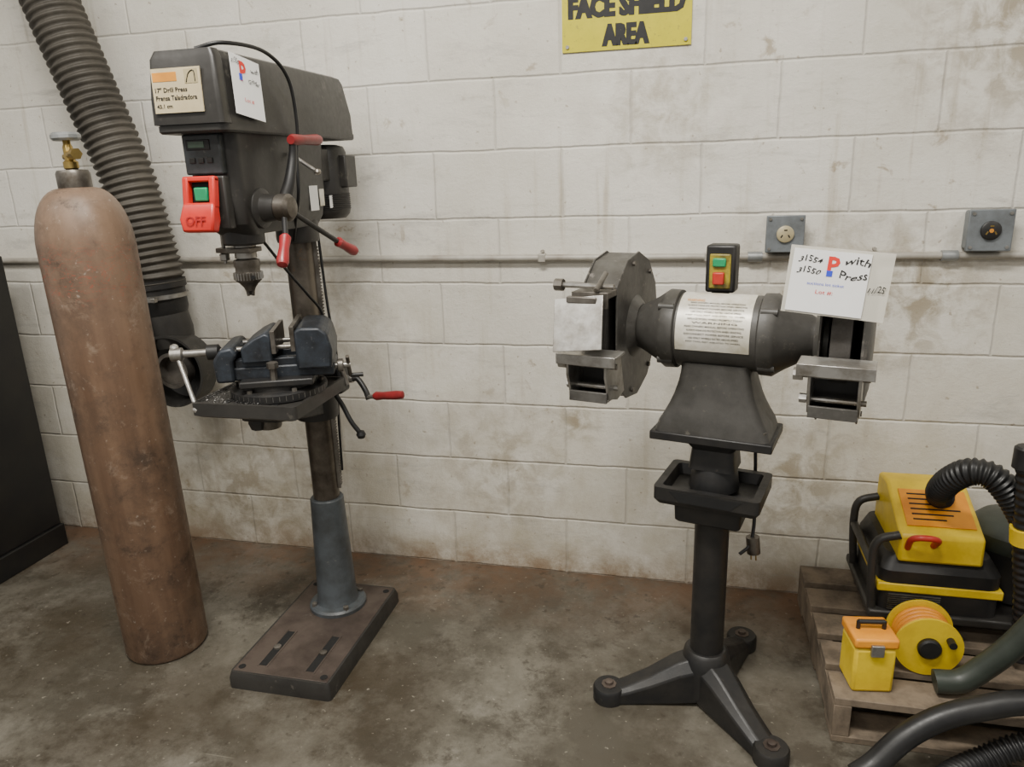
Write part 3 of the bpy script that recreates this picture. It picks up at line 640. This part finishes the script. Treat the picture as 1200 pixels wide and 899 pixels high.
# ---------------------------------------------------------------- wall things
g=grp('warning_sign',(-.20,-.004,1.803))
box('sign_plate',(-.18,-.001,-.122),(.18,.002,.125),sign_mat(),g,bev=.0)
for j,dx in enumerate((-.0022,0,.0022)):
    y=-.0012-.0001*j
    text('sign_area_%d'%j,'AREA',.130,.058,FR((dx,y,-.083),(90,0,0)),M_ink,g,off=.05)
    text('sign_face_shield_%d'%j,'FACE SHIELD',.321,.058,FR((dx,y,-.008),(90,0,0)),M_ink,g,off=.05)
    text('sign_caution_%d'%j,'CAUTION',.30,.05,FR((dx,y,.083),(90,0,0)),M_ink,g,off=.05)
for i,(x,z) in enumerate(((-.165,-.108),(.165,-.108),(-.165,.11),(.165,.11))):
    cyl('sign_screw_%d'%i,(x,-.005,z),(x,.0,z),.005,M_steel,g,segs=12)
g=grp('conduit_pipe',(0,-.014,1.098))
cyl('pipe',(-2.6,0,0),(3.5,0,0),.0105,M_condp,g,segs=20)
for i,x in enumerate((-1.9,-1.25,-.45,.05,.5,1.1)):
    box('strap_%d'%i,(x-.012,-.012,-.013),(x+.012,.0139,.013),M_condp,g,bev=.003)
    cyl('strap_screw_%d'%i,(x,-.001,.020),(x,.013,.020),.005,M_condp,g,segs=10)
cyl('coupling',(.16,0,0),(.2,0,0),.015,M_galv,g,segs=20)
cyl('coupling_2',(.32,0,0),(.36,0,0),.015,M_galv,g,segs=20)
cyl('coupling_3',(.67,0,0),(.71,0,0),.015,M_galv,g,segs=20)
def outlet(x,z,dark,s):
    g=grp('electrical_outlet_box',(x,-.001,z));g.scale=(s,1,s)
    box('box',(-.056,-.045,-.056),(.056,0,.056),M_box,g,bev=.006)
    box('cover_plate',(-.06,-.05,-.06),(.06,-.044,.06),M_box,g,bev=.004)
    for i,(a,b) in enumerate(((-.048,-.048),(.048,-.048),(-.048,.048),(.048,.048))):
        cyl('cover_screw_%d'%i,(a,-.053,b),(a,-.05,b),.005,M_steel,g,segs=10)
    lax('receptacle',(0,-.049,0),(0,-.058,0),[(.027,0),(.027,.007),(.024,.009),(0,.009)],M_black if dark else mat('ivory_plastic',(.55,.47,.28),None,.4,bump=0),g,28)
    for i in range(3):
        a=radians(90+120*i)
        box('slot_%d'%i,(-.002,-.0587,-.005),(.002,-.057,.005),M_brass if dark else M_ink,g,bev=0,M=Matrix.Translation((.013*cos(a),0,.013*sin(a)))@Matrix.Rotation(a,4,'Y'))
    if dark: cyl('receptacle_center',(0,-.0575,0),(0,-.059,0),.006,M_orangeink,g,segs=12)
outlet(.255,1.165,False,.86);outlet(.77,1.168,True,.92)

# ---------------------------------------------------------------- exhaust duct
g=grp('exhaust_duct',(-1.75,-.14,0))
P=[(-.36,0,3.19),(-.35,0,2.8),(-.32,0,2.4),(-.27,0,2.1),(-.205,0,1.88),(-.125,0,1.63),(-.045,0,1.38),(.0,0,1.12),(.01,0,1.03)]
sweep('flexible_hose',P,.074,M_duct,g,ribs=.0235,amp=.012,segs=36,ang=80)
lax('hose_cuff',(.01,0,1.05),(.02,0,.93),[(.07,0),(.083,.005),(.083,.03),(.076,.035),(.074,.1),(.068,.12)],M_black,g,36)
lax('hose_clamp',(.012,0,1.0),(.013,0,.985),[(.083,0),(.086,.001),(.086,.014),(.083,.015)],M_steel,g,36)
box('clamp_screw',(.03,-.10,.985),(.06,-.082,1.0),M_steel,g,bev=.002)
lax('hood_neck',(.02,0,.935),(.04,-.0,.82),[(.068,0),(.07,.06),(.062,.115)],M_dkgray,g,32)
hc=Vector((.05,-.0,.745))
lax('capture_hood',hc+Vector((0,.07,0)),hc+Vector((0,-.07,0)),[(0,0),(.06,0),(.12,.05),(.125,.06),(.125,.14),(.117,.14),(.11,.06),(0,.02)],M_dkgray,g,44)
lax('hood_inner_ring',hc+Vector((0,-.02,0)),hc+Vector((0,-.06,0)),[(.05,0),(.062,.0),(.062,.04),(.05,.04),(.05,0)],M_dsteel,g,32)
box('hood_wall_bracket',(.02,.06,.66),(.07,.138,.70),M_black,g,bev=.004)

# ---------------------------------------------------------------- cabinet at far left
g=grp('storage_cabinet',(-2.36,-.13,0))
CH=1.13
box('plinth',(-.9,-.5,0),(-.0,0,.09),M_cab,g,bev=.004)
box('carcass',(-.89,-.52,.09),(-.012,-.004,CH),M_cab,g,bev=.004)
box('door_a',(-.885,-.54,.1),(-.455,-.522,CH-.01),M_cab,g,bev=.003)
box('door_b',(-.447,-.54,.1),(-.017,-.522,CH-.01),M_cab,g,bev=.003)
for i,x in enumerate((-.475,-.427)): cyl('handle_%d'%i,(x,-.556,.65),(x,-.556,.8),.006,M_steel,g)

# ---------------------------------------------------------------- pallet with machines
g=grp('wood_pallet',(.37,-.665,0))
for i in range(5):
    y=i*.132;box('deck_board_%d'%i,(0,y,.105),(1.1,y+.10,.125),M_wood,g,bev=.002)
for i,x in enumerate((0.0,.5,1.06)):
    box('stringer_%d'%i,(x,.0,.018),(x+.04,.628,.105),M_wood,g,bev=.002)
for i in range(3):
    y=(0,.27,.528)[i];box('bottom_board_%d'%i,(0,y,0),(1.1,y+.10,.018),M_wood,g,bev=.002)

g=grp('industrial_vacuum',(.70,-.24,.125))
for i,(x,y) in enumerate(((-.17,-.13),(.2,-.13),(-.17,.12),(.2,.12))):
    cyl('caster_%d'%i,(x-.015,y,.03),(x+.015,y,.03),.03,M_rubber,g,segs=24)
    box('caster_fork_%d'%i,(x-.022,y-.012,.03),(x+.022,y+.012,.065),M_steel,g,bev=.002)
box('chassis',(-.21,-.16,.06),(.24,.15,.085),M_dkgray,g,bev=.006)
loft('motor_case',[rsec(-.19,.10,-.15,.14,.085,.03),rsec(-.19,.10,-.15,.14,.20,.03),rsec(-.17,.08,-.12,.14,.235,.03)],M_black,g,ang=30)
box('case_band',(-.193,-.153,.14),(.103,.143,.165),M_yellowp,g,bev=.004)
for i in range(8): box('vent_%d'%i,(-.165,-.1535,.09+i*.006),(-.04,-.1495,.092+i*.006),M_steel,g,bev=0)
dz=-.065
prism('control_head',[(-.145,.29+dz),(.13,.29+dz),(.13,.43+dz),(.04,.44+dz),(-.14,.365+dz)],'x',-.15,.05,M_yellowp,g,.008)
hm=Matrix.Translation((-.05,-.05,.4045+dz))@Matrix.Rotation(atan2(.075,.18),4,'X')
box('instruction_label',(-.078,-.065,-.001),(.085,.065,.002),M_amber,g,bev=0,M=hm)
for i in range(6): box('label_text_row_%d'%i,(-.06,.045-i*.018,.002),(.06-.02*(i%3),.050-i*.018,.0026),M_ink,g,bev=0,M=hm)
sweep('carry_handle',[(-.13,-.14,.33+dz),(-.13,-.17,.37+dz),(-.10,-.18,.38+dz),(-.07,-.17,.37+dz),(-.07,-.14,.34+dz)],.008,M_redpaint,g,n=30)
for i,y in enumerate((-.14,.1)):
    sweep('frame_tube_%d'%i,[(-.20,y,.08),(-.21,y,.22),(-.20,y,.28),(-.15,y,.30)],.011,M_dkgray,g,n=24)
cyl('frame_cross_bar',(-.208,-.14,.21),(-.208,.10,.21),.011,M_dkgray,g)
lathe('drum',[(.0,.085),(.10,.085),(.11,.095),(.112,.23),(.105,.235),(0,.235)],M_black,g,40,Matrix.Translation((.18,.02,0)))
lathe('drum_lid',[(.115,.23),(.118,.24),(.114,.27),(.09,.295),(.04,.305),(0,.305)],M_hosegreen,g,40,Matrix.Translation((.18,.02,0)))
sweep('ribbed_hose',[(-.03,-.02,.36),(-.055,-.09,.41),(-.055,-.15,.465),(-.03,-.19,.505),(.01,-.21,.505),(.05,-.22,.465),(.09,-.225,.40),(.13,-.21,.33),(.16,-.15,.27),(.18,-.05,.28)],.028,M_rubber,g,ribs=.012,amp=.006,segs=20,ang=80)
sweep('wand_tube',[(.052,-.27,.595),(.066,-.262,.48),(.085,-.25,.34),(.11,-.24,.20),(.13,-.225,.03)],.021,M_rubber,g,ribs=.02,amp=.003,segs=20,ang=80)
lathe('wand_tip',[(.021,0),(.026,.003),(.026,.05),(.021,.055)],M_rubber,g,20,Matrix.Translation((.05,-.27,.55)))
cyl('wand_collar',(.077,-.255,.40),(.083,-.252,.36),.030,M_yellowp,g)
off_=Vector((.70,-.24,.125))
sweep('suction_hose',[Vector(p)-off_ for p in [(.60,-.60,.156),(.655,-.60,.165),(.70,-.60,.21),(.745,-.61,.28),(.80,-.62,.38),(.87,-.60,.40),(.90,-.5,.34),(.89,-.36,.34)]],.028,M_hosegreen,g,n=60,segs=18)

g=grp('toolbox',(.452,-.585,.125),radians(8))
box('body',(-.048,-.045,0),(.048,.05,.12),M_yellowp,g,bev=.008)
box('lid',(-.051,-.048,.122),(.051,.053,.148),M_amber,g,bev=.006)
box('latch',(-.015,-.055,.105),(.015,-.045,.135),M_steel,g,bev=.002)
cyl('handle',(-.03,0,.166),(.03,0,.166),.006,M_black,g)
for i,x in enumerate((-.03,.03)): cyl('handle_post_%d'%i,(x,0,.146),(x,0,.168),.005,M_black,g)
g=grp('cable_reel',(.60,-.49,.125))
RR=.078
lax('flange_a',(0,-.045,RR),(0,-.038,RR),[(RR,0),(RR,.007)],M_yellowp,g,40)
lax('flange_b',(0,.038,RR),(0,.045,RR),[(RR,0),(RR,.007)],M_yellowp,g,40)
lax('drum',(0,-.04,RR),(0,.04,RR),[(.035,0),(.035,.08)],M_black,g,32)
for i in range(5):
    y=-.03+i*.015
    sweep('cable_turn_%d'%i,[(.060*cos(t),y,RR+.060*sin(t)) for t in np.linspace(0,2*pi,13)],.0075,M_amber,g,n=40,segs=8)
lax('reel_hub',(0,-.058,RR),(0,-.045,RR),[(.022,0),(.027,.004),(.027,.013)],M_black,g,24)
cyl('reel_crank_knob',(.045,-.068,RR+.025),(.045,-.045,RR+.025),.009,M_black,g)
# hoses on the floor in front of the pallet
g=grp('vacuum_hose_bundle')
sweep('smooth_hose',[(.40,-.80,.028),(.44,-.78,.05),(.50,-.755,.11),(.57,-.735,.155),(.65,-.722,.185),(.76,-.712,.21),(.92,-.71,.19),(1.1,-.74,.04)],.027,M_rubber,g,n=60,segs=16)
sweep('corrugated_hose',[(.56,-.80,.029),(.62,-.745,.029),(.68,-.715,.045),(.76,-.70,.085),(.86,-.70,.10),(1.0,-.75,.030)],.024,M_rubber,g,ribs=.012,amp=.006,segs=18,ang=80)
cyl('hose_end',(.565,-.797,.03),(.53,-.83,.03),.024,M_galv,g)

# ---------------------------------------------------------------- lighting
M_em,nt,b=nodes('lamp_diffuser');b.inputs['Emission Color'].default_value=(1,.96,.89,1);b.inputs['Emission Strength'].default_value=1.5
for i,(x,y) in enumerate(((-.5,-1.7),(-2.6,-2.2),(2.2,-1.9),(-.9,-3.8))):
    g=grp('fluorescent_light_fixture',(x,y,3.2))
    box('housing',(-.62,-.16,-.08),(.62,.16,0),M_ceil,g,bev=.005)
    box('diffuser',(-.6,-.14,-.095),(.6,.14,-.08),M_em,g,bev=.003)
    l=bpy.data.lights.new('tube_light','AREA');l.shape='RECTANGLE';l.size=1.2;l.size_y=.28
    l.energy=(104,31,36,52)[i];l.color=(1,.96,.885)
    o=bpy.data.objects.new('tube_light',l);COL.objects.link(o);o.parent=g;o.location=(0,0,-.11)
w=bpy.data.worlds.new('world');S.world=w;w.use_nodes=True
w.node_tree.nodes['Background'].inputs[0].default_value=(1,.965,.905,1);w.node_tree.nodes['Background'].inputs[1].default_value=.5
